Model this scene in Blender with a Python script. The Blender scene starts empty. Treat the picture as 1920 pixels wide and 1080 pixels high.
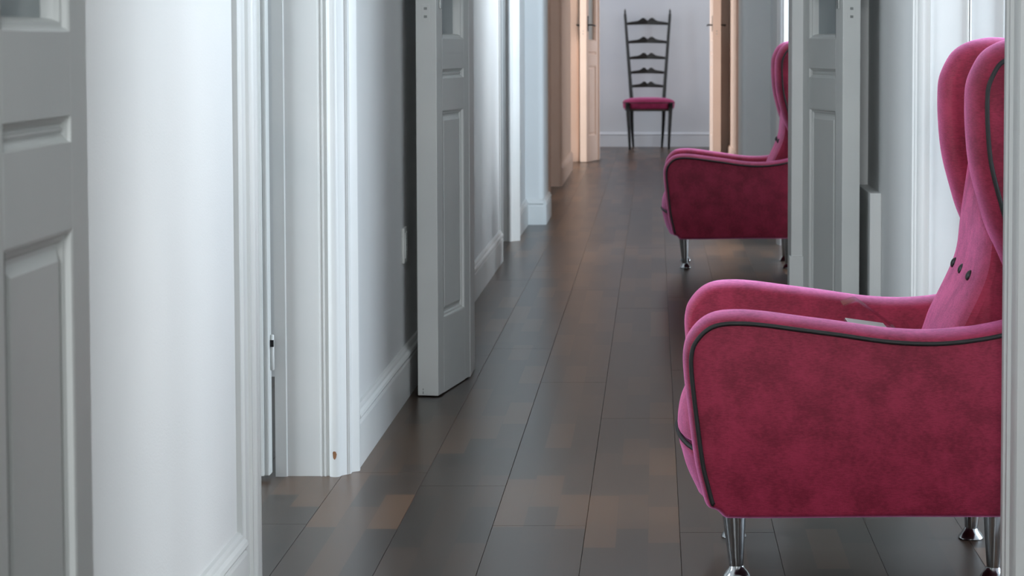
import bpy, bmesh, math, random
from mathutils import Vector, Matrix
random.seed(7)
sc = bpy.context.scene
C = sc.collection
PI = math.pi

# ------------------------------------------------------------------ camera
cam_d = bpy.data.cameras.new('camera')
cam = bpy.data.objects.new('camera', cam_d); C.objects.link(cam)
cam.location = (0, 0, 1.10)
cam.rotation_euler = (PI/2 - math.atan(.05), 0, 0)
cam_d.sensor_width = 36; cam_d.lens = 3700/1920*36
cam_d.shift_x = -267/1920; cam_d.shift_y = -275/1920
cam_d.clip_start = .05; cam_d.clip_end = 100
cam_d.dof.use_dof = True; cam_d.dof.focus_distance = 4.6; cam_d.dof.aperture_fstop = 11
sc.camera = cam

# ------------------------------------------------------------------ light
w = bpy.data.worlds.new('sky'); sc.world = w; w.use_nodes = True
bg = w.node_tree.nodes['Background']
bg.inputs[0].default_value = (.72, .84, 1, 1); bg.inputs[1].default_value = 1.6

def window_light(side, a0, a1, z0, z1, power, col):
    d = bpy.data.lights.new('daylight', 'AREA'); d.shape = 'RECTANGLE'
    d.energy = power; d.color = col
    o = bpy.data.objects.new('daylight', d); C.objects.link(o)
    m, zc = (a0+a1)/2, (z0+z1)/2
    if side == 'rear':
        d.size = a1-a0; d.size_y = z1-z0
        o.location = (m, -2.3, zc); o.rotation_euler = (PI/2, 0, 0)
    else:
        s = 1 if side == 'right' else -1
        d.size = z1-z0; d.size_y = a1-a0
        o.location = (s*3.30, m, zc); o.rotation_euler = (0, s*PI/2, 0)
    return o
# windows, several of them unseen and added for their light: side, from, to (along the wall), sill, head, watts, colour, what it is
WINDOWS = [('right', 2.3, 3.42, .35, 2.75, 95, (.96, .98, 1), 'unseen window added to brighten the nearest left wall'),
           ('right', 3.7, 5.4, .35, 2.75, 165, (.78, .89, 1), 'tall window of the side room behind the near armchair'),
           ('right', 6.75, 8.5, .35, 2.75, 380, (.70, .85, 1), 'unseen second window added to light the face of the thick cross wall'),
           ('right', 9.3, 11.3, .35, 2.75, 240, (.86, .93, 1), 'tall window of the side room behind the far armchair, farther one'),
           ('right', 12.75, 15.2, .35, 2.75, 55, (1, .90, .82), 'unseen warm-tinted right window added to light the third room'),
           ('right', 19.0, 20.4, .5, 2.75, 55, (.90, .94, 1), 'tall right window of the end room'),
           ('left', 2.7, 4.2, .35, 2.75, 95, (.86, .93, 1), 'unseen left window added to light the front of the near armchair'),
           ('left', 15.7, 17.7, .35, 2.75, 150, (1, .90, .82), 'unseen warm-tinted left window added to light the third room'),
           ('left', 19.0, 20.4, .5, 2.75, 68, (.90, .94, 1), 'unseen left window added to balance the light on the end wall'),
           ('rear', -.8, .4, 1.2, 2.75, 125, (.96, .98, 1), 'unseen window added behind the viewer to light surfaces facing the camera')]
for wv in WINDOWS: window_light(*wv[:7])
sc.cycles.sample_clamp_indirect = 0.7; sc.cycles.caustics_reflective = False; sc.cycles.caustics_refractive = False
sc.view_settings.view_transform = 'Standard'; sc.view_settings.look = 'None'
sc.view_settings.gamma = 1; sc.view_settings.use_curve_mapping = False
sc.view_settings.exposure = 0.32
# unseen globe lamps added for light from above: x, y, colour, watts, what it is (their builder makes the globes)
ADDED_LAMPS = [(.0, 4.1, (.90, .95, 1, 1), 7, 'unseen white globe lamp added to light the near armchair from above'),
         (.0, 9.4, (.84, .92, 1, 1), 16, 'unseen white globe lamp added to light the far armchair from above')]

# ------------------------------------------------------------------ materials
def srgb(r, g, b):
    f = lambda c: c/12.92 if c <= .04045 else ((c+.055)/1.055)**2.4
    return (f(r/255), f(g/255), f(b/255), 1)
class Mat:
    def __init__(s, name):
        s.m = bpy.data.materials.new(name); s.m.use_nodes = True
        s.nt = s.m.node_tree; s.p = s.nt.nodes['Principled BSDF']; s.out = s.nt.nodes['Material Output']
    def n(s, t, **kw):
        nd = s.nt.nodes.new(t)
        for k, v in kw.items(): setattr(nd, k, v)
        return nd
    def l(s, a, b): s.nt.links.new(a, b)
    def set(s, **kw):
        for k, v in kw.items(): s.p.inputs[k.replace('_', ' ')].default_value = v
    def coord(s, scale=(1, 1, 1), rot=(0, 0, 0)):
        tc = s.n('ShaderNodeTexCoord'); mp = s.n('ShaderNodeMapping')
        mp.inputs['Scale'].default_value = scale; mp.inputs['Rotation'].default_value = rot
        s.l(tc.outputs['Object'], mp.inputs['Vector']); return mp.outputs['Vector']
    def noise(s, vec, scale, detail=3, rough=.5):
        nn = s.n('ShaderNodeTexNoise'); nn.inputs['Scale'].default_value = scale
        nn.inputs['Detail'].default_value = detail; nn.inputs['Roughness'].default_value = rough
        s.l(vec, nn.inputs['Vector']); return nn.outputs['Fac']
    def ramp(s, fac, stops):
        r = s.n('ShaderNodeValToRGB'); e = r.color_ramp.elements
        while len(e) < len(stops): e.new(.5)
        for i, (p, c) in enumerate(stops): e[i].position = p; e[i].color = c
        s.l(fac, r.inputs['Fac']); return r.outputs['Color']
    def bump(s, h, strength, dist):
        b = s.n('ShaderNodeBump'); b.inputs['Strength'].default_value = strength
        b.inputs['Distance'].default_value = dist
        s.l(h, b.inputs['Height']); s.l(b.outputs['Normal'], s.p.inputs['Normal'])

def paint(name, c0, c1, rough, bump_scale, bump_d, blot=1.5, strength=.35):
    m = Mat(name); v = m.coord()
    col = m.ramp(m.noise(v, blot, 4), [(.35, c0), (.65, c1)])
    m.l(col, m.p.inputs['Base Color']); m.set(Roughness=rough)
    m.bump(m.noise(v, bump_scale, 2), strength, bump_d)
    return m.m
M = {}
M['wall'] = paint('wall_paint', srgb(226, 228, 228), srgb(233, 234, 233), .85, 260, .0011)
M['trim'] = paint('trim_paint', srgb(228, 231, 230), srgb(236, 237, 235), .38, 60, .0006, 3, .25)
M['door'] = paint('door_paint', srgb(222, 225, 223), srgb(230, 232, 229), .42, 70, .0006, 3, .25)
M['ceiling'] = paint('ceiling_paint', srgb(230, 231, 230), srgb(236, 236, 234), .9, 120, .0006)
M['farwall'] = paint('far_wall_paint', srgb(196, 200, 208), srgb(204, 207, 213), .85, 200, .0008)
M['peachwall'] = paint('peach_wall_colour', srgb(224, 205, 194), srgb(229, 211, 200), .8, 200, .0008)  # third-room walls, trim and leaves have an even peach base colour
M['peachtrim'] = paint('peach_trim_colour', srgb(233, 212, 199), srgb(238, 218, 206), .45, 60, .0006, 3, .25)

def floor_mat():
    m = Mat('dark_oak_parquet')
    tc = m.n('ShaderNodeTexCoord'); sp = m.n('ShaderNodeSeparateXYZ'); cb = m.n('ShaderNodeCombineXYZ')
    m.l(tc.outputs['Object'], sp.inputs[0])
    ad = m.n('ShaderNodeMath', operation='ADD'); ad.inputs[1].default_value = .582+.213*20
    m.l(sp.outputs['X'], ad.inputs[0])
    m.l(sp.outputs['Y'], cb.inputs['X']); m.l(ad.outputs[0], cb.inputs['Y'])
    br = m.n('ShaderNodeTexBrick'); br.offset = .37; br.offset_frequency = 2; br.squash = 1.45; br.squash_frequency = 3
    br.inputs['Scale'].default_value = 1; br.inputs['Mortar Size'].default_value = .0006
    br.inputs['Mortar Smooth'].default_value = 1; br.inputs['Bias'].default_value = -.1
    br.inputs['Brick Width'].default_value = .34; br.inputs['Row Height'].default_value = .071
    br.inputs['Color1'].default_value = (0, 0, 0, 1); br.inputs['Color2'].default_value = (1, 1, 1, 1)
    br.inputs['Mortar'].default_value = (.3, .3, .3, 1)
    m.l(cb.outputs[0], br.inputs['Vector'])
    base = m.ramp(br.outputs['Color'], [(0, srgb(40, 30, 24)), (.5, srgb(56, 41, 31)), (1, srgb(92, 65, 44))])
    m.l(base, m.p.inputs['Base Color'])
    m.set(Roughness=.29)
    m.set(Specular_IOR_Level=.42)
    return m.m
M['floor'] = floor_mat()
def plain(name, col, rough=.5, metal=0, **kw):
    m = Mat(name); v = m.coord()
    c2 = tuple(min(1, c*1.18) for c in col[:3])+(1,)
    m.l(m.ramp(m.noise(v, 18, 3), [(.3, col), (.7, c2)]), m.p.inputs['Base Color'])
    m.set(Roughness=rough, Metallic=metal, **kw); return m.m
M['subfloor'] = plain('floor_joint', srgb(22, 18, 16), .8)
def velvet(name, dark, light, sheen):
    m = Mat(name); v = m.coord((1, 1, 1))
    a = m.noise(m.coord((14, 14, 60)), 7, 4, .65); b = m.noise(v, 15, 6, .68)
    ad = m.n('ShaderNodeMath', operation='MULTIPLY_ADD'); m.l(a, ad.inputs[0]); ad.inputs[1].default_value = .4
    bm_ = m.n('ShaderNodeMath', operation='MULTIPLY'); m.l(b, bm_.inputs[0]); bm_.inputs[1].default_value = .6
    m.l(bm_.outputs[0], ad.inputs[2])
    m.l(m.ramp(ad.outputs[0], [(.40, dark), (.60, light)]), m.p.inputs['Base Color'])
    m.set(Roughness=.6, Specular_IOR_Level=.25)
    sh = m.n('ShaderNodeBsdfSheen'); sh.inputs['Roughness'].default_value = .42
    m.l(m.ramp(ad.outputs[0], [(.38, tuple(c*.65 for c in sheen[:3])+(1,)), (.60, sheen)]), sh.inputs['Color'])
    asd = m.n('ShaderNodeAddShader'); m.l(m.p.outputs[0], asd.inputs[0]); m.l(sh.outputs[0], asd.inputs[1])
    m.l(asd.outputs[0], m.out.inputs['Surface'])
    m.bump(m.noise(m.coord((1, 1, 3)), 330, 2), .3, .001)
    return m.m
M['velvet'] = velvet('raspberry_velvet', srgb(114, 22, 44), srgb(150, 38, 66), (.98, .36, .78, 1))
M['piping'] = plain('black_piping', srgb(14, 14, 15), .55)
M['button'] = plain('black_button', srgb(17, 18, 18), .5)
M['steel'] = plain('polished_steel', srgb(176, 178, 180), .16, 1)
M['blackwood'] = plain('black_lacquer_wood', srgb(9, 9, 11), .25, Specular_IOR_Level=.35)
M['seatvelvet'] = velvet('plum_velvet', srgb(112, 22, 60), srgb(142, 36, 80), (.4, .15, .3, 1))
M['webbing'] = plain('seat_underside', srgb(70, 72, 66), .9)
M['iron'] = plain('dark_iron', srgb(30, 30, 31), .4, .6)
M['brass'] = plain('nickel_plate', srgb(168, 170, 168), .3, .8)
M['plastic'] = plain('white_plastic', srgb(214, 216, 212), .35)
M['chip'] = plain('bare_wood_chip', srgb(140, 98, 66), .7)
M['crack'] = plain('dark_gap_filler', srgb(26, 25, 22), .9)
M['paper'] = plain('white_card', srgb(226, 226, 224), .6)
def glass(name, tint, gl):
    m = Mat(name); nt = m.nt
    tr = m.n('ShaderNodeBsdfTransparent'); tr.inputs[0].default_value = tint
    g = m.n('ShaderNodeBsdfGlossy'); g.inputs['Roughness'].default_value = .04
    mx = m.n('ShaderNodeMixShader'); mx.inputs[0].default_value = gl
    m.l(tr.outputs[0], mx.inputs[1]); m.l(g.outputs[0], mx.inputs[2])
    m.l(mx.outputs[0], m.out.inputs['Surface']); return m.m
def frosted():
    m = Mat('obscured_door_glass'); nt = m.nt
    tl = m.n('ShaderNodeBsdfTranslucent'); tl.inputs[0].default_value = (.86, .93, .95, 1)
    df = m.n('ShaderNodeBsdfDiffuse'); df.inputs[0].default_value = (.80, .88, .90, 1)
    gl = m.n('ShaderNodeBsdfGlossy'); gl.inputs['Roughness'].default_value = .08
    fr = m.n('ShaderNodeFresnel'); fr.inputs[0].default_value = 1.5
    a = m.n('ShaderNodeMixShader'); a.inputs[0].default_value = .5
    m.l(tl.outputs[0], a.inputs[1]); m.l(df.outputs[0], a.inputs[2])
    b = m.n('ShaderNodeMixShader'); m.l(fr.outputs[0], b.inputs[0]); m.l(a.outputs[0], b.inputs[1]); m.l(gl.outputs[0], b.inputs[2])
    m.l(b.outputs[0], m.out.inputs['Surface']); return m.m
M['glass'] = frosted()
M['acrylic'] = glass('clear_acrylic', (.93, .95, .95, 1), .2)
M['pane'] = glass('window_glass', (.97, .98, .98, 1), .04)

# ------------------------------------------------------------------ helpers
def obj(name, bm, mat, parent=None, smooth=False):
    bmesh.ops.recalc_face_normals(bm, faces=bm.faces)
    me = bpy.data.meshes.new(name); bm.to_mesh(me); bm.free()
    me.materials.append(M[mat])
    if smooth:
        for p in me.polygons: p.use_smooth = True
        if smooth != 'all': me.set_sharp_from_angle(angle=math.radians(38))
    o = bpy.data.objects.new(name, me); C.objects.link(o)
    if parent: o.parent = parent
    return o
def tag(o, label, cat, group=None, kind=None):
    o['label'] = label; o['category'] = cat
    if group: o['group'] = group
    if kind: o['kind'] = kind
    return o
def empty(name, loc, rz=0):
    o = bpy.data.objects.new(name, None); C.objects.link(o)
    o.location = loc; o.rotation_euler = (0, 0, rz); o.empty_display_size = .1
    return o
def box(bm, x0, x1, y0, y1, z0, z1, bev=0):
    v = [bm.verts.new((x, y, z)) for x in (x0, x1) for y in (y0, y1) for z in (z0, z1)]
    fs = [bm.faces.new([v[i] for i in q]) for q in ((0, 1, 3, 2), (4, 6, 7, 5), (0, 4, 5, 1), (2, 3, 7, 6), (0, 2, 6, 4), (1, 5, 7, 3))]
    if bev:
        es = list({e for f in fs for e in f.edges})
        bmesh.ops.bevel(bm, geom=es, offset=bev, segments=2, profile=.6, affect='EDGES')
    return bm
def B(*a, **k): return box(bmesh.new(), *a, **k)
def prism(bm, poly, axis, a0, a1):
    """extrude a closed 2-D outline along axis: 'x' -> (y,z), 'y' -> (x,z), 'z' -> (x,y)"""
    P = {'x': lambda p, a: (a, p[0], p[1]), 'y': lambda p, a: (p[0], a, p[1]), 'z': lambda p, a: (p[0], p[1], a)}[axis]
    A = [bm.verts.new(P(p, a0)) for p in poly]; Bv = [bm.verts.new(P(p, a1)) for p in poly]
    n = len(poly)
    for i in range(n): bm.faces.new((A[i], A[(i+1) % n], Bv[(i+1) % n], Bv[i]))
    bm.faces.new(A); bm.faces.new(Bv[::-1])
    return bm
def catmull(pts, n=6, closed=False):
    out = []; N = len(pts)
    for i in range(N if closed else N-1):
        g = lambda k: pts[k % N] if closed else pts[max(0, min(N-1, k))]
        p0, p1, p2, p3 = g(i-1), g(i), g(i+1), g(i+2)
        for k in range(n):
            t = k/n
            out.append(tuple(.5*(2*b + (c-a)*t + (2*a-5*b+4*c-d)*t*t + (3*b-a-3*c+d)*t**3) for a, b, c, d in zip(p0, p1, p2, p3)))
    if not closed: out.append(tuple(pts[-1]))
    return out
def inset(poly, r):
    """move a closed outline inward by r (outline may run either way round)"""
    n = len(poly)
    area = sum(poly[i][0]*poly[(i+1) % n][1]-poly[(i+1) % n][0]*poly[i][1] for i in range(n))
    s = 1 if area > 0 else -1
    out = []
    for i in range(n):
        a, b = poly[i-1], poly[(i+1) % n]
        tx, tz = b[0]-a[0], b[1]-a[1]; L = math.hypot(tx, tz) or 1
        out.append((poly[i][0]-s*tz/L*r, poly[i][1]+s*tx/L*r))
    return out
def padded(bm, poly, y0, y1, r, p=2., n=10, dome=0.):
    """an upholstered slab: outline in x-z, thickness along y, edges swelling outward by r"""
    yc, hw = (y0+y1)/2, (y1-y0)/2
    rings = []
    for k in range(n+1):
        u = -math.cos(PI*k/n)
        ins = r*(1-(max(0, 1-abs(u)**p))**(1/p))
        rings.append([bm.verts.new((q[0], yc+hw*u, q[1])) for q in inset(poly, ins)])
    N = len(poly)
    for a, b in zip(rings, rings[1:]):
        for i in range(N): bm.faces.new((a[i], a[(i+1) % N], b[(i+1) % N], b[i])).smooth = True
    caps = [bm.faces.new(rings[0]), bm.faces.new(rings[-1][::-1])]
    bmesh.ops.triangulate(bm, faces=caps)
    return bm
def tube(bm, pts, rad, seg=8, closed=False):
    pts = [Vector(p) for p in pts]; N = len(pts); rings = []
    up = Vector((0, 0, 1))
    for i, p in enumerate(pts):
        t = (pts[(i+1) % N]-pts[i-1]) if closed else (pts[min(N-1, i+1)]-pts[max(0, i-1)])
        t.normalize()
        ref = Vector((0, 1, 0)) if abs(t.y) < .8 else up
        a = t.cross(ref).normalized(); b = t.cross(a).normalized()
        r = rad(i/(N-1)) if callable(rad) else rad
        rings.append([bm.verts.new(p+a*r*math.cos(2*PI*k/seg)+b*r*math.sin(2*PI*k/seg)) for k in range(seg)])
    R = list(zip(rings, rings[1:])) + ([(rings[-1], rings[0])] if closed else [])
    for A, Bv in R:
        for k in range(seg): bm.faces.new((A[k], A[(k+1) % seg], Bv[(k+1) % seg], Bv[k])).smooth = True
    if not closed: bm.faces.new(rings[0]); bm.faces.new(rings[-1])
    return bm
def lathe(bm, prof, c=(0, 0), seg=24, tilt=(0, 0)):
    rings = []
    for r, z in prof:
        rings.append([bm.verts.new((c[0]+tilt[0]*z+r*math.cos(2*PI*k/seg), c[1]+tilt[1]*z+r*math.sin(2*PI*k/seg), z)) for k in range(seg)])
    for A, Bv in zip(rings, rings[1:]):
        for k in range(seg): bm.faces.new((A[k], A[(k+1) % seg], Bv[(k+1) % seg], Bv[k])).smooth = True
    bm.faces.new(rings[0]); bm.faces.new(rings[-1])
    return bm
def copy_tree(o, parent=None):
    c = o.copy(); C.objects.link(c); c.parent = parent
    for ch in list(o.children): copy_tree(ch, c)
    return c

# ------------------------------------------------------------------ setting: floor
CZ = 3.1; Y0, Y1 = -2.0, 20.87
fl = obj('floor', B(-3.2, 3.2, Y0-.2, Y1+.2, -.25, -.012), 'subfloor')
tag(fl, 'dark brown oak parquet floor running down the whole enfilade', 'floor', kind='structure')
PW = .213
def plank(x0, y0, y1):
    bm = bmesh.new(); g = .0003; c = .0007
    a, b, s, t = x0+g, x0+PW-g, y0+g, y1-g
    lo = [bm.verts.new(p) for p in ((a, s, -.012), (b, s, -.012), (b, t, -.012), (a, t, -.012))]
    md = [bm.verts.new(p) for p in ((a, s, -c), (b, s, -c), (b, t, -c), (a, t, -c))]
    hi = [bm.verts.new(p) for p in ((a+c, s+c, 0), (b-c, s+c, 0), (b-c, t-c, 0), (a+c, t-c, 0))]
    for A, Bv in ((lo, md), (md, hi)):
        for i in range(4): bm.faces.new((A[i], A[(i+1) % 4], Bv[(i+1) % 4], Bv[i]))
    bm.faces.new(hi)
    obj('plank', bm, 'floor', fl)
for k in range(-9, 12):
    x0 = -.582 + PW*k
    corridor = -2 < k < 6
    spans = [(Y0, Y1)] if corridor else ([(1.92, 6.46), (8.2, 12)] if k < 0 else [(2.2, 6.4), (8.2, 11.9)])
    if not corridor: spans.append((18.6, Y1))
    for a, b in spans:
        y = a - random.uniform(0, 1.8)
        while y < b:
            L = random.choice((1.9, 2.2, 2.2, 2.4))
            s, t = max(a, y), min(b, y+L)
            if t-s > .05: plank(x0, s, t)
            y += L

# ------------------------------------------------------------------ setting: shell
def struct(name, bm, mat, label, cat='wall', smooth=False):
    return tag(obj(name, bm, mat, None, smooth), label, cat, kind='structure')
struct('ceiling', B(-3.2, 3.2, Y0-.2, Y1+.2, CZ, CZ+.2), 'ceiling', 'plain white ceiling over all the rooms', 'ceiling')
struct('wall_far', B(-3.2, 3.2, Y1, Y1+.2, 0, CZ), 'farwall', 'pale grey end wall behind the tall ladder-back chair')
def outer_wall(name, side, label):
    bm = bmesh.new()
    def bx_(a, b, z0, z1):
        if side == 'rear': box(bm, a, b, Y0-.2, Y0, z0, z1)
        elif side == 'right': box(bm, 3.0, 3.2, a, b, z0, z1)
        else: box(bm, -3.2, -3.0, a, b, z0, z1)
    p, end = (-3.2, 3.2) if side == 'rear' else (Y0, Y1)
    for (s, a, b, z0, z1, *_r) in WINDOWS:
        if s != side: continue
        bx_(p, a, 0, CZ); bx_(a, b, 0, z0); bx_(a, b, z1, CZ); p = b
    bx_(p, end, 0, CZ)
    struct(name, bm, 'wall', label)
outer_wall('wall_outer_left', 'left', 'white outer wall of the side rooms on the left')
outer_wall('wall_outer_right', 'right', 'white outer wall with tall windows on the right')
outer_wall('wall_rear', 'rear', 'plain white wall behind the viewer')
for i, (side, a, b, z0, z1, _p, _c, lab) in enumerate(WINDOWS):
    m_ = (a+b)/2
    e = empty('window_%d' % (i+1), (m_, Y0-.1, z0) if side == 'rear' else ((3.1 if side == 'right' else -3.1), m_, z0), PI/2 if side == 'rear' else 0)
    tag(e, lab, 'window', kind='structure')
    hw, hh, fw = (b-a)/2, z1-z0, .05
    for nm, q in (('frame_jamb', (-hw, -hw+fw, 0, hh)), ('frame_jamb', (hw-fw, hw, 0, hh)), ('frame_head', (-hw+fw, hw-fw, hh-fw, hh)),
                  ('frame_sill', (-hw+fw, hw-fw, 0, fw)), ('mullion', (-.03, .03, fw, hh-fw))):
        obj(nm, B(-.03, .03, q[0], q[1], q[2], q[3], bev=.004), 'trim', e)
    for s in (-1, 1):
        ya, yb = sorted((s*.03, s*(hw-fw)))
        obj('glass_pane', B(-.003, .003, ya, yb, fw, hh-fw), 'pane', e)

XL, XLb = -.78, -.957
def wall_run(name, x0, x1, solids, gaps, mat, label, head=2.45):
    bm = bmesh.new()
    for a, b in solids: box(bm, x0, x1, a, b, 0, CZ)
    for a, b in gaps: box(bm, x0, x1, a, b, head, CZ)
    struct(name, bm, mat, label)
XN = -.805
wall_run('wall_left_near', XLb, XN, [(1.92, 3.85)], [], 'wall', 'bright white plastered wall beside the nearest left leaf')
wall_run('wall_left', XLb, XL, [(4.985, 6.46), (6.60, 9.905), (10.92, 11.91)], [(3.85, 4.985), (9.905, 10.92)], 'wall', 'white plastered left wall of the passage with side door openings')
wall_run('wall_left_peach', -.90, -.725, [(12.50, 13.8), (15.075, 17.09), (18.26, 18.45)], [(13.8, 15.075), (17.09, 18.26)], 'peachwall', 'peach left wall of the third room')
wall_run('wall_right', .70, .92, [(1.92, 2.78), (3.44, 3.735), (5.03, 6.46), (6.60, 9.35), (10.69, 11.91)], [(2.78, 3.44), (3.735, 5.03), (9.35, 10.69)], 'wall', 'white right wall of the passage behind the armchairs')
wall_run('wall_right_peach', .70, .92, [(12.50, 15.1), (16.25, 18.45)], [(15.1, 16.25)], 'peachwall', 'peach right wall of the third room')

struct('wall_light_block', B(.92, 3.0, 3.46, 3.58, 0, CZ), 'wall', 'unseen white wall added to keep daylight off the nearest left leaf')  # unseen blocker added so side-window light misses the nearest leaf
def partition(name, y0, y1, xl, xr, mat, label, head=2.40, rnd=0):
    bm = bmesh.new()
    def stub(xa, xb, side):
        if not rnd: box(bm, xa, xb, y0, y1, 0, CZ); return
        arc = [(rnd*(1-math.cos(t)), rnd*(1-math.sin(t))) for t in [PI/2*i/8 for i in range(9)]]
        if side < 0:
            poly = [(xa, y0)] + [(xb-rnd+rnd*math.sin(t), y0+rnd-rnd*math.cos(t)) for t in [PI/2*i/8 for i in range(9)]] \
                + [(xb-rnd+rnd*math.cos(t), y1-rnd+rnd*math.sin(t)) for t in [PI/2*i/8 for i in range(9)]] + [(xa, y1)]
        else:
            poly = [(xb, y0)] + [(xa+rnd-rnd*math.sin(t), y0+rnd-rnd*math.cos(t)) for t in [PI/2*i/8 for i in range(9)]] \
                + [(xa+rnd-rnd*math.cos(t), y1-rnd+rnd*math.sin(t)) for t in [PI/2*i/8 for i in range(9)]] + [(xb, y1)]
        prism(bm, poly, 'z', 0, CZ)
    stub(-3.0, xl, -1); stub(xr, 3.0, 1)
    box(bm, xl-.0, xr+.0, y0, y1, head, CZ)
    struct(name, bm, mat, label, smooth=bool(rnd))
partition('wall_partition_near', 1.80, 1.92, -.705, .60, 'wall', 'white cross wall carrying the nearest double door')
partition('wall_partition_middle', 6.46, 6.60, -.645, .505, 'wall', 'white cross wall carrying the middle double door')
partition('wall_partition_thick', 11.91, 12.50, -.672, .53, 'wall', 'thick white cross wall with rounded corners beyond the far armchair', rnd=.035)
partition('wall_partition_end', 18.45, 18.58, -.555, .56, 'peachwall', 'peach cross wall in front of the end room')

# ---- jamb linings of the double doors
def lining(n, y0, y1, xa, xb, mat, label, plinth=0):
    bm = bmesh.new(); s = 1 if xb > xa else -1
    x0, x1 = sorted((xa, xb))
    box(bm, x0, x1, y0-.012, y1+.012, 0, 2.40, bev=.004)
    o = struct('trim_%d' % n, bm, mat, label, 'door frame')
    if plinth:
        obj('plinth_block', B(x0-.006, x1+.006, y0-.02, y0+.02, 0, plinth, bev=.003), mat, o)
lining(1, 6.46, 6.60, -.645, -.605, 'trim', 'white door frame lining behind the half-open left leaf')
lining(2, 6.46, 6.60, .448, .505, 'trim', 'white door frame lining beside the glazed right leaf', .40)
lining(3, 18.45, 18.58, -.555, -.515, 'peachtrim', 'peach door frame lining at the left of the end room')
lining(4, 18.45, 18.58, .52, .56, 'peachtrim', 'peach door frame lining at the right of the end room')
lining(5, 1.80, 1.92, -.705, -.668, 'trim', 'white door frame lining of the nearest double door')

# ---- baseboards
BB = [(0, 0), (.018, 0), (.018, .112), (.0165, .117), (.013, .119), (.013, .122), (.0185, .126), (.0205, .131), (.018, .138), (.012, .143), (.0105, .149), (.007, .155), (0, .157)]
def base_y(name, x, side, y0, y1, mat, label, h=1.):
    bm = prism(bmesh.new(), [(x+side*a, z*h) for a, z in BB], 'y', y0, y1)
    return struct(name, bm, mat, label, 'baseboard')
def base_x(name, y, side, x0, x1, mat, label, h=1.):
    bm = prism(bmesh.new(), [(y+side*a, z*h) for a, z in BB], 'x', x0, x1)
    return struct(name, bm, mat, label, 'baseboard')
base_y('baseboard_left_near', XN, 1, 1.95, 3.775, 'trim', 'white moulded baseboard on the nearest bit of left wall')
base_y('baseboard_left_middle', XL, 1, 5.07, 6.45, 'trim', 'white moulded baseboard ending behind the half-open left leaf')
base_y('baseboard_left_far', XL, 1, 6.62, 9.905, 'trim', 'white moulded baseboard beyond the half-open left leaf')
base_y('baseboard_left_stub', XL, 1, 10.98, 11.91, 'trim', 'short white baseboard before the thick cross wall')
base_x('baseboard_stub_face', 11.91, -1, -.78, -.672, 'trim', 'short white baseboard on the face of the thick cross wall')
base_y('baseboard_stub_side', -.672, 1, 11.895, 12.515, 'trim', 'white baseboard inside the thick wall opening')
base_y('baseboard_peach_left', -.725, 1, 15.1, 17.09, 'peachtrim', 'peach baseboard on the left wall of the third room')
base_x('baseboard_far', Y1, -1, -3, 3, 'farwall', 'pale grey baseboard under the end wall', .98)
base_y('baseboard_right_middle', .70, -1, 5.14, 6.45, 'trim', 'white baseboard on the right wall beyond the near armchair')
base_y('baseboard_right_far', .70, -1, 10.80, 11.91, 'trim', 'white baseboard on the right wall beyond the far armchair')
base_y('baseboard_peach_right', .70, -1, 16.25, 18.44, 'peachtrim', 'peach baseboard on the right wall of the third room')
tag(obj('wall_plinth', B(.664, .70, 6.06, 6.44, 0, .637, bev=.004), 'trim'), 'low white boxed plinth against right wall behind the glazed leaf', 'plinth', kind='structure')

# ---- casings (vertical mouldings), outlines in plan
def casing(n, poly, mat, label, z1=2.5):
    return struct('trim_%d' % n, prism(bmesh.new(), poly, 'z', 0, z1), mat, label, 'door casing', smooth=True)
def arc(cx, cy, r, a0, a1, n=8): return [(cx+r*math.cos(a0+(a1-a0)*i/n), cy+r*math.sin(a0+(a1-a0)*i/n)) for i in range(n+1)]
# near side of the left side door: moulded board on the passage face
casing(10, [(XN-.01, 3.763), (XN+.010, 3.763), (XN+.010, 3.776), (XN+.014, 3.78), (XN+.014, 3.813), (XN+.020, 3.816), (XN+.020, 3.822), (XN+.015, 3.825), (XN+.015, 3.832)]
       + [(XN+.015+.010*math.sin(t), 3.835+.012*(1-math.cos(t))) for t in [PI*i/10 for i in range(1, 10)]]
       + [(XN+.018, 3.86), (XN+.021, 3.863), (XN+.024, 3.87), (XN+.024, 3.883), (XN-.01, 3.883)], 'trim', 'white moulded door casing beside the nearest bit of left wall')
struct('trim_11', B(XLb, XN-.004, 3.843, 3.873, 0, 2.45, bev=.003), 'trim', 'white jamb lining of the left side door, near side', 'door frame')
# far side of the left side door: jamb lining with rebate, bead and rounded nose
t12 = casing(12, [(XLb-.004, 4.985), (XLb-.004, 4.958), (-.933, 4.958), (-.931, 4.966), (-.848, 4.966), (-.8465, 4.9625), (-.843, 4.9625), (-.8415, 4.966), (-.838, 4.966), (-.8365, 4.962), (-.833, 4.962), (-.8315, 4.9665), (-.826, 4.968)]
       + [(-.811-.0145*math.cos(t), 4.968-.0145*math.sin(t)) for t in [PI*i/10 for i in range(0, 11)]]
       + [(-.7955, 4.972), (-.780, 4.990), (-.777, 4.990), (-.775, 4.994), (-.775, 5.012), (-.7715, 5.016), (-.7585, 5.026), (-.7575, 5.034), (-.7595, 5.05), (-.764, 5.066), (XL-.01, 5.07)], 'trim', 'white worn door jamb with rounded bead and chipped paint')
ch = bmesh.new()
ring = [ch.verts.new((-.811+.0149*math.sin(a), 4.968-.0149*math.cos(a), .055+z)) for a, z in ((-.28, .008), (-.1, .011), (.25, .010), (.42, .003), (.3, -.006), (.05, -.011), (-.2, -.006))]
ch.faces.new(ring); bmesh.ops.solidify(ch, geom=ch.faces[:], thickness=-.0006)
obj('paint_chip', ch, 'chip', t12)
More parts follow.
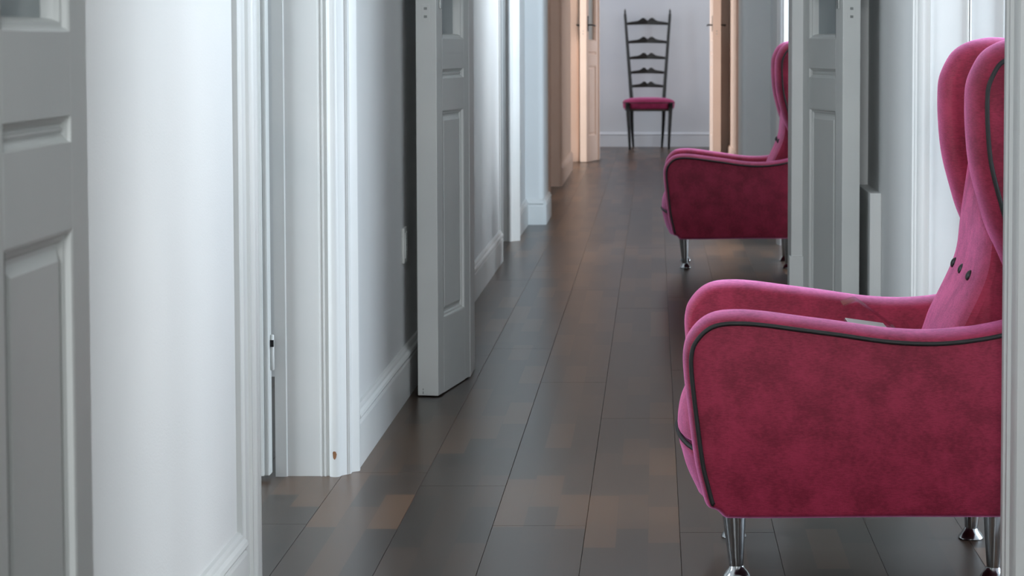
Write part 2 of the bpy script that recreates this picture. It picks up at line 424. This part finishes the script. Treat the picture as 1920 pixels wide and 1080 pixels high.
# the second left side door
casing(13, [(XLb, 10.93), (XLb, 10.90), (-.85, 10.90), (-.848, 10.893), (-.840, 10.893), (-.838, 10.90), (-.815, 10.90)]
       + [(-.800-.014*math.cos(t), 10.90-.014*math.sin(t)) for t in [PI*i/8 for i in range(9)]]
       + [(-.780, 10.91), (-.770, 10.915), (-.758, 10.93), (-.748, 10.94), (-.748, 10.97), (XL-.01, 10.985)], 'trim', 'cream white door casing past the second left wall')
casing(14, [(XLb, 9.90), (XL+.004, 9.90), (XL+.006, 9.905), (XL+.006, 9.925), (XLb, 9.925)], 'trim', 'narrow white corner strip ending the second left wall')
# third room, left
casing(15, [(-.90, 15.08), (-.90, 15.055), (-.735, 15.055), (-.722, 15.06), (-.712, 15.075), (-.712, 15.12), (-.73, 15.13)], 'peachtrim', 'peach door casing at the start of the third room')
casing(16, [(-.90, 18.26), (-.90, 18.235), (-.72, 18.235), (-.706, 18.245), (-.700, 18.26), (-.700, 18.33), (-.73, 18.34)], 'peachtrim', 'peach door casing beside the end room door')
# right side door of the near armchair: near casing and far casing
casing(17, [(.71, 3.625), (.672, 3.625), (.668, 3.632), (.668, 3.672), (.662, 3.676), (.662, 3.684), (.667, 3.688), (.667, 3.697), (.660, 3.702), (.658, 3.712), (.662, 3.722), (.664, 3.74), (.71, 3.742)], 'trim', 'grey white door casing in front of the near armchair')
def far_right_casing(n, y, label):
    casing(n, [(.71, y+.0), (.703, y+.0), (.690, y+.004), (.680, y+.012), (.674, y+.026), (.674, y+.040), (.669, y+.045), (.669, y+.056), (.674, y+.060), (.674, y+.085), (.668, y+.09), (.668, y+.118), (.675, y+.125), (.71, y+.128)], 'trim', label)
    bm = bmesh.new()
    box(bm, .700, .7045, y-.008, y+.03, 0, 2.45)
    box(bm, .7045, .793, y-.002, y+.03, 0, 2.45)
    for xx in (.793, .799): prism(bm, [(xx, y+.03)]+[(xx+.0028-.0028*math.cos(t), y-.002-.007*math.sin(t)) for t in [PI*i/6 for i in range(7)]]+[(xx+.0056, y+.03)], 'z', 0, 2.45)
    box(bm, .805, .885, y+.0, y+.03, 0, 2.45); box(bm, .885, .93, y-.01, y+.03, 0, 2.45)
    struct('trim_%d' % (n+10), bm, 'trim', label.replace('door casing', 'panelled jamb lining'), 'door frame', smooth=True)
far_right_casing(18, 5.02, 'white door casing behind the near armchair')
far_right_casing(19, 10.68, 'white door casing behind the far armchair')
casing(20, [(.71, 9.25), (.672, 9.25), (.668, 9.26), (.668, 9.35), (.71, 9.36)], 'trim', 'white door casing hidden in front of the far armchair')

# ------------------------------------------------------------------ door leaves
def nested(bm, rects, y_sign, t):
    """rects: [(inset, depth below the face)]; one side of a raised panel"""
    rings = []
    for (x0, x1, z0, z1), dep in rects:
        y = y_sign*(t/2-dep)
        rings.append([bm.verts.new(p) for p in ((x0, y, z0), (x1, y, z0), (x1, y, z1), (x0, y, z1))])
    for A, Bv in zip(rings, rings[1:]):
        for i in range(4): bm.faces.new((A[i], A[(i+1) % 4], Bv[(i+1) % 4], Bv[i]))
    return rings
def shrink(r, i): return (r[0]+i, r[1]-i, r[2]+i, r[3]-i)
PANEL = [(0, .000), (.004, .001), (.007, .007), (.012, .008), (.016, .013), (.021, .013), (.034, .006), (.037, .006)]
BAND = [(0, 0), (.002, .004), (.006, .006), (.010, .010), (.012, .010), (.0135, .006)]
def leaf(name, hinge, ang, label, width=.378, t=.060, face=1, mat='door', handle='brass'):
    """narrow glazed double-door leaf; local +x runs from the hinge to the lock edge; face=+1/-1: side of the passage"""
    e = empty(name, (hinge[0], hinge[1], 0), ang)
    tag(e, label, 'door', 'narrow panelled double-door leaves', 'structure')
    st = .066; H = 2.36; zb = .004
    obj('stile', B(0, st, -t/2, t/2, zb, H, bev=.0025), mat, e); ls = obj('stile', B(width-st, width, -t/2, t/2, zb, H, bev=.0025), mat, e)
    for z0, z1 in ((zb, .237), (.890, .988), (1.018, 1.112), (2.24, H)):
        obj('rail', B(st, width-st, -t/2, t/2, z0, z1), mat, e)
    for (z0, z1), prof in (((.237, .890), PANEL), ((.988, 1.018), BAND)):
        bm = bmesh.new(); r = (st, width-st, z0, z1)
        for s in (1, -1):
            rg = nested(bm, [(shrink(r, i), d) for i, d in prof], s, t); bm.faces.new(rg[-1])
        obj('panel', bm, mat, e)
    bm = bmesh.new(); r = (st, width-st, 1.112, 2.24)
    rg = [nested(bm, [(shrink(r, i), d) for i, d in ((0, 0), (.003, .002), (.006, .007), (.011, .008), (.014, .014), (.016, .026))], s, t) for s in (1, -1)]
    for i in range(4): bm.faces.new((rg[0][-1][i], rg[0][-1][(i+1) % 4], rg[1][-1][(i+1) % 4], rg[1][-1][i]))
    fr = obj('glazing_moulding', bm, mat, e)
    obj('glass_pane', B(st+.014, width-st-.014, -.002, .002, 1.126, 2.226), 'glass', e)
    # lock edge: plate with two slots
    lp = obj('lock_plate', B(width, width+.0012, -.013, .011, 1.165, 1.218, bev=.0005), mat, e)
    for z in (1.176, 1.201):
        obj('lock_slot', B(width+.001, width+.0018, -.006, .004, z, z+.008), 'brass', lp)
    # lever handles on both faces
    for s in (1, -1):
        bm = bmesh.new(); y = s*t/2
        box(bm, width-.052, width-.030, min(y, y+s*.004), max(y, y+s*.004), 1.205, 1.345, bev=.001)
        h = obj('handle_plate', bm, handle, e)
        tube_pts = [(width-.041, y, 1.262), (width-.041, y+s*.035, 1.262), (width-.046, y+s*.043, 1.262), (width-.075, y+s*.044, 1.260), (width-.135, y+s*.042, 1.255)]
        obj('lever', tube(bmesh.new(), catmull(tube_pts, 4), .007, 8), handle, h, smooth=True)
    return e
def place_leaf(name, fh, fl_, side, label, **kw):
    """fh, fl_: plan points of the visible face at the hinge and at the lock edge; side: +1 if the leaf's body lies to the left (-x)"""
    u = Vector((fl_[0]-fh[0], fl_[1]-fh[1])); wd = u.length; u.normalize()
    t = kw.get('t', .060)
    n = Vector((-side*abs(u.y), side*(u.x if u.y < 0 else -u.x)))  # towards the hidden face
    n = Vector((u.y, -u.x))
    if n.x*side > 0: n = -n
    hc = Vector(fh)+n*(t/2)
    return leaf(name, (hc.x, hc.y), math.atan2(u.y, u.x), label, width=wd, **kw)
place_leaf('door_1', (-.66, 1.93), (-.66, 2.296), 1, 'grey shaded panelled leaf at the left edge, nearest of the door leaves')
d2 = place_leaf('door_2', (-.606, 6.452), (-.671, 6.081), 1, 'half-open white panelled leaf standing out from the left wall', t=.066)
for zc, hh in ((.009, .008), (.021, .005)):
    obj('paint_crack', B(.3762, .3772, -.0165, -.0150, zc, zc+hh), 'crack', d2)
place_leaf('door_3', (.484, 6.452), (.580, 6.081), -1, 'half-open white glazed leaf hiding part of the far armchair', t=.058)
place_leaf('door_4', (-.524, 18.45), (-.622, 18.10), 1, 'peach glazed leaf left of the tall ladder-back chair', mat='peachtrim', handle='iron', t=.064)
place_leaf('door_5', (.520, 18.45), (.535, 18.10), -1, 'peach leaf with black handle right of the tall ladder-back chair', mat='peachtrim', handle='iron', t=.075)
# side door on the left, folded back into the side room
e = empty('door_6', (-.968, 4.955, 0)); tag(e, 'white side door seen edge on in the left opening', 'door', kind='structure')
obj('stile', B(-.012, 0, -.040, 0, .012, 2.40, bev=.002), 'door', e)
bm = bmesh.new(); box(bm, -.80, -.012, -.047, -.004, .012, 2.40, bev=.002); obj('leaf', bm, 'door', e)
for z in (.32, 1.30, 2.1):
    h = obj('hinge', lathe(bmesh.new(), [(.004, z-.045), (.0055, z-.043), (.0055, z+.043), (.004, z+.045)], (.004, -.012), 10), 'door', e, smooth=True)
obj('latch', B(.001, .009, -.02, -.008, .335, .352), 'iron', e)

# ------------------------------------------------------------------ added globe lamps, unseen above the frame, for top light
def added_lamp(x, y, col, watts, label):
    e = empty('added_lamp', (x, y, CZ)); tag(e, label, 'lamp', 'added unseen globe lamps')
    obj('ceiling_rose', lathe(bmesh.new(), [(.07, 0), (.068, -.012), (.05, -.022), (.03, -.026)], seg=20), 'brass', e, smooth=True)
    r = .14
    gm = Mat('added_lamp_globe'); gm.set(Base_Color=(.85, .85, .83, 1), Emission_Color=col, Emission_Strength=watts/(PI*4*PI*r*r))
    M['globe'] = gm.m
    obj('globe', lathe(bmesh.new(), [(.002, -.02-2*r)]+[(r*math.sin(a), -.02-r-r*math.cos(a)) for a in [PI*i/16 for i in range(1, 16)]]+[(.02, -.021)], seg=24), 'globe', e, smooth=True)
for lv in ADDED_LAMPS: added_lamp(*lv)

# ------------------------------------------------------------------ socket plates
def socket(x, y, z, label):
    e = empty('socket_plate', (x, y, z)); tag(e, label, 'socket', 'wall sockets low on the left wall')
    obj('cover', B(0, .009, -.036, .036, -.055, .055, bev=.003), 'plastic', e)
    obj('insert', B(.007, .011, -.022, .022, -.040, .040, bev=.0015), 'plastic', e)
    for dz in (-.02, 0, .02): obj('pin_hole', lathe_x(.0112, dz), 'iron', e)
def lathe_x(x, dz):
    bm = bmesh.new(); vs = [bm.verts.new((x, .0026*math.cos(a), dz+.0026*math.sin(a))) for a in [2*PI*i/8 for i in range(8)]]
    v2 = [bm.verts.new((x-.002, v.co.y, v.co.z)) for v in vs]
    bm.faces.new(vs); bm.faces.new(v2)
    for i in range(8): bm.faces.new((vs[i], vs[(i+1) % 8], v2[(i+1) % 8], v2[i]))
    return bm
socket(XL, 6.10, .473, 'wall socket in the shade behind the half-open left leaf')
socket(XL, 11.35, .44, 'wall socket beside the thick cross wall past the cream casing')

# ------------------------------------------------------------------ wing armchair
OX, OY = .45, 4.18
def make_armchair():
    root = empty('wing_armchair', (0, 0, 0))
    L = lambda pts: [(x-OX, z) for x, z in pts]
    crest = [(.1255, .166), (.1050, .176), (.0930, .215), (.0813, .2650), (.0694, .3532), (.0587, .4489), (.0597, .4908), (.0693, .5176), (.0927, .5444), (.1225, .5594), (.1641, .5637), (.2173, .5608), (.3005, .5501),
             (.3709, .5412), (.454, .5294), (.5255, .5246), (.5846, .5262), (.6437, .5337), (.6911, .5434), (.735, .556), (.78, .578), (.815, .585), (.835, .56)]
    rear = [(.842, .50), (.835, .40), (.820, .28), (.806, .19), (.790, .158), (.70, .155), (.50, .154), (.30, .151), (.17, .150), (.142, .152)]
    poly = L(catmull(crest+rear, 4, True))
    pin = .017
    npip = len(crest)*4
    sides = []
    for s in (-1, 1):
        y_out, y_in = s*.318, s*.185
        a = obj('arm', padded(bmesh.new(), poly, min(y_out, y_in), max(y_out, y_in), pin, 2.2, 14), 'velvet', root, smooth=True)
        ip = inset(poly, pin)
        pth = [(ip[i][0], y_out+s*.0005, ip[i][1]) for i in range(2, npip-3)]
        obj('piping', tube(bmesh.new(), pth, .0046, 8), 'piping', a, smooth='all')
        sides.append(a)
    wf = [(.755, .50), (.738, .555), (.720, .605), (.7002, .6502), (.6839, .6875), (.6642, .735), (.6509, .7792), (.6366, .8322), (.6287, .8757), (.6240, .9292), (.6226, .972), (.6244, 1.0147), (.6348, 1.0467), (.6538, 1.0787), (.6803, 1.0979), (.7105, 1.108), (.75, 1.112), (.80, 1.104)]
    wb = [(.842, 1.075), (.865, 1.02), (.868, .95), (.858, .80), (.846, .65), (.838, .50), (.80, .47)]
    wp = L(catmull(wf+wb, 4, True))
    for s in (-1, 1):
        y_out, y_in = s*.298, s*.150
        g = obj('wing', padded(bmesh.new(), wp, min(y_out, y_in), max(y_out, y_in), .034, 2.1, 14), 'velvet', root, smooth=True)
        ip = inset(wp, .034)
        pth = [(ip[i][0], y_out+s*.0005, ip[i][1]) for i in range(4, len(wf)*4-2)]
        obj('piping', tube(bmesh.new(), pth, .0046, 8), 'piping', g, smooth='all')
    bp = [(.545, .40), (.568, .44), (.5811, .4694), (.596, .5117), (.619, .5587), (.643, .6103), (.656, .6514), (.6620, .704), (.670, .78), (.684, .88), (.694, .96), (.70, 1.02), (.713, 1.068), (.742, 1.097), (.79, 1.102), (.83, 1.08), (.852, 1.02), (.856, .95), (.848, .80), (.836, .65), (.826, .50), (.815, .36), (.70, .33), (.57, .345)]
    bk = obj('backrest', padded(bmesh.new(), L(catmull(bp, 4, True)), -.235, .235, .03, 3.0, 14), 'velvet', root, smooth=True)
    nrm = Vector((-.9, 0, .42)).normalized(); rot = nrm.to_track_quat('Z', 'Y').to_matrix().to_4x4()
    for yb in (-.12, 0, .12):
        bm = lathe(bmesh.new(), [(.0001, -.004), (.0105, -.004), (.0118, -.001), (.0112, .002), (.008, .0046), (.004, .006), (.0001, .0064)], seg=16)
        bm.transform(Matrix.Translation((.6475-OX, yb, .6205)) @ rot)
        obj('button', bm, 'button', bk, smooth=True)
    # seat cushion: outline in x-z, bowed front in plan
    def bowed(bm, amp, yw):
        for v in bm.verts:
            k = max(0, min(1, (.25-(v.co.x+OX))/.20))
            v.co.x += amp*k*(v.co.y/yw)**2
        return bm
    cp = [(.0475, .322), (.0455, .300), (.0480, .284), (.075, .278), (.20, .276), (.40, .276), (.58, .276), (.62, .30), (.625, .38), (.60, .430), (.54, .452), (.46, .466), (.36, .470), (.26, .462), (.17, .444), (.105, .415), (.068, .375), (.052, .343)]
    cu = obj('seat_cushion', bowed(padded(bmesh.new(), L(catmull(cp, 4, True)), -.225, .225, .03, 3, 14), .030, .225), 'velvet', root, smooth=True)
    wl = []
    for i in range(41):
        y = -.222+.444*i/40
        wl.append((.0445-OX+.030*(y/.225)**2+.030*(1-(max(0, 1-abs(y/.225)**3))**(1/3))*.9, y, .283-.010*(y/.225)**2))
    obj('welt', tube(bmesh.new(), wl, .0048, 8), 'piping', cu, smooth='all')
    rp = [(.0475, .270), (.0535, .240), (.0640, .205), (.080, .172), (.098, .158), (.20, .156), (.45, .158), (.72, .160), (.785, .168), (.80, .25), (.79, .32), (.60, .33), (.30, .29), (.07, .282)]
    obj('seat_base', bowed(padded(bmesh.new(), L(catmull(rp, 4, True)), -.225, .225, .03, 3, 12), .030, .225), 'velvet', root, smooth=True)
    obj('back_panel', padded(bmesh.new(), L(catmull([(.80, .17), (.825, .25), (.838, .40), (.848, .60), (.862, .80), (.872, .95), (.868, 1.03), (.85, 1.06), (.80, 1.0), (.79, .6), (.78, .2)], 4, True)), -.235, .235, .012, 4, 8), 'velvet', root, smooth=True)
    for lx, tx in ((-.281, -.045), (.246, .03)):
        for ly in (-.166, .166):
            c = (lx, ly)
            lg = obj('leg', lathe(bmesh.new(), [(.012, .012), (.0145, .024), (.0165, .045), (.0215, .095), (.0255, .145), (.0265, .168)], c, 24, (tx, -.02 if ly > 0 else .02)), 'steel', root, smooth=True)
            obj('foot', lathe(bmesh.new(), [(.0275, 0), (.0285, .002), (.0275, .005), (.022, .013), (.0165, .019), (.0145, .0245)], c, 24), 'steel', lg, smooth=True)
    return root
ch1 = make_armchair()
ch1.location = (.4545, OY, 0); ch1.rotation_euler = (0, 0, -.022)
tag(ch1, 'raspberry velvet wing armchair with black piping in the foreground right', 'armchair', 'raspberry wing armchairs along the right side')
ch2 = copy_tree(ch1)
ch2.location = (.421, 9.765, 0); ch2.rotation_euler = (0, 0, -.02); ch2.scale = (.95, 1, 1.0)
tag(ch2, 'raspberry velvet wing armchair farther back, partly hidden by the glazed leaf', 'armchair', 'raspberry wing armchairs along the right side')

# ------------------------------------------------------------------ acrylic holder on the near seat
e = empty('acrylic_holder', (.45, 4.17, .474)); tag(e, 'clear acrylic sign holder lying on the near armchair seat', 'sign holder')
def sheet(path, y0, y1, t):
    bm = bmesh.new(); top, bot = [], []
    for i, p in enumerate(path):
        a, b = path[max(0, i-1)], path[min(len(path)-1, i+1)]
        tx, tz = b[0]-a[0], b[1]-a[1]; l = math.hypot(tx, tz)
        top.append((p[0]-tz/l*t/2, p[1]+tx/l*t/2)); bot.append((p[0]+tz/l*t/2, p[1]-tx/l*t/2))
    return prism(bm, top+bot[::-1], 'y', y0, y1)
obj('slanted_plate', sheet([(-.052, .073), (-.038, .0775), (-.025, .082), (-.020, .081), (.012, .0578), (.060, .0220)], -.035, .035, .003), 'acrylic', e)
obj('base_plate', sheet([(-.045, .034), (.010, .0265), (.055, .0205), (.061, .0215)], -.035, .035, .003), 'acrylic', e)
obj('foot_plate', sheet([(-.040, .034), (-.040, -.0015), (-.030, -.002)], -.035, .035, .003), 'acrylic', e)
obj('card', B(-.042, .040, -.033, .033, 0, .0012), 'paper', e)
c_ = bpy.data.objects['card']; c_.rotation_euler = (0, math.atan2(.0137, .1), 0); c_.location = (0, 0, .0305)
c_.data.transform(Matrix.Diagonal((1, 1, 1, 1)))

# ------------------------------------------------------------------ tall ladder-back chair
def ladder_chair():
    e = empty('ladder_back_chair', (-.062, 20.5, 0), .04)
    tag(e, 'tall black ladder-back chair with plum seat against the end wall', 'chair')
    zt = 1.40
    hw = lambda z: .165+(.236-.165)*(z-.45)/(zt-.45)
    yb = lambda z: .215+.05*max(0, (z-.45))/.95
    for s in (-1, 1):
        pts = [(s*hw(z), yb(z), z) for z in [.42+i*(zt-.42)/14 for i in range(15)]]
        p = obj('back_post', tube(bmesh.new(), pts, lambda u: .021-.006*u, 10), 'blackwood', e, smooth=True)
        f = obj('finial', lathe(bmesh.new(), [(.009, 0), (.0125, .006), (.008, .012), (.011, .024), (.009, .038), (.004, .052), (.0005, .062)], (0, 0), 12), 'blackwood', p, smooth=True)
        f.location = (s*hw(zt), yb(zt), zt-.003)
        rl = [(s*.150, .245, 0), (s*.160, .235, .15), (s*.168, .215, .34), (s*.168, .212, .45)]
        obj('rear_leg', tube(bmesh.new(), catmull(rl, 4), lambda u: .0115+.012*u, 10), 'blackwood', e, smooth=True)
        flg = [(s*.200, -.235, 0), (s*.208, -.225, .2), (s*.218, -.205, .40), (s*.218, -.203, .47)]
        obj('front_leg', tube(bmesh.new(), catmull(flg, 4), lambda u: .0115+.0155*u, 10), 'blackwood', e, smooth=True)
    for z, k in ((1.296, 1.1), (1.103, 1.), (.936, .95), (.784, .9), (.640, .85)):
        h = hw(z); n = 32; top, bot = [], []
        for i in range(n+1):
            u = -1+2*i/n; a = abs(u)
            hump = math.exp(-((a-.21)/.15)**2)*.026*k + .028*k*max(0, 1-a)**.8 - (.010*k*math.exp(-(a/.07)**2))
            top.append((u*h, z+.012+hump)); bot.append((u*h, z-.012+.005*math.cos(u*PI/2)*k))
        bm = prism(bmesh.new(), top+bot[::-1], 'y', -.007, .007)
        for v in bm.verts: v.co.y += yb(z)+.012*(1-(v.co.x/h)**2)
        obj('slat', bm, 'blackwood', e)
    # seat: rounded trapezoid puck
    def ring(sc_, z, dy=0):
        out = []
        for i in range(40):
            a = 2*PI*i/40; ca, sa = math.cos(a), math.sin(a)
            x = .262*math.copysign(abs(ca)**.62, ca); y = .235*math.copysign(abs(sa)**.7, sa)
            x *= 1-.13*(y/.235)
            out.append((x*sc_, y*sc_, z))
        return out
    def loft(rs):
        bm = bmesh.new(); R = [[bm.verts.new(p) for p in r] for r in rs]
        for A, Bv in zip(R, R[1:]):
            for i in range(40): bm.faces.new((A[i], A[(i+1) % 40], Bv[(i+1) % 40], Bv[i]))
        bm.faces.new(R[0]); bm.faces.new(R[-1]); return bm
    st = obj('seat', loft([ring(.93, .415), ring(.975, .425), ring(.99, .45), ring(1, .478), ring(.985, .494), ring(.93, .508), ring(.75, .524), ring(.4, .532), ring(.08, .534)]), 'seatvelvet', e, smooth=True)
    obj('welt', tube(bmesh.new(), ring(1.0, .482), .004, 6, True), 'piping', st, smooth='all')
    obj('seat_underside', loft([ring(.86, .395), ring(.92, .402), ring(.93, .417)]), 'webbing', e, smooth=True)
    for s in (-1, 1):
        obj('corner_bracket', B(s*.228-.017, s*.228+.017, -.222, -.19, .42, .487, bev=.005), 'blackwood', e)
ladder_chair()
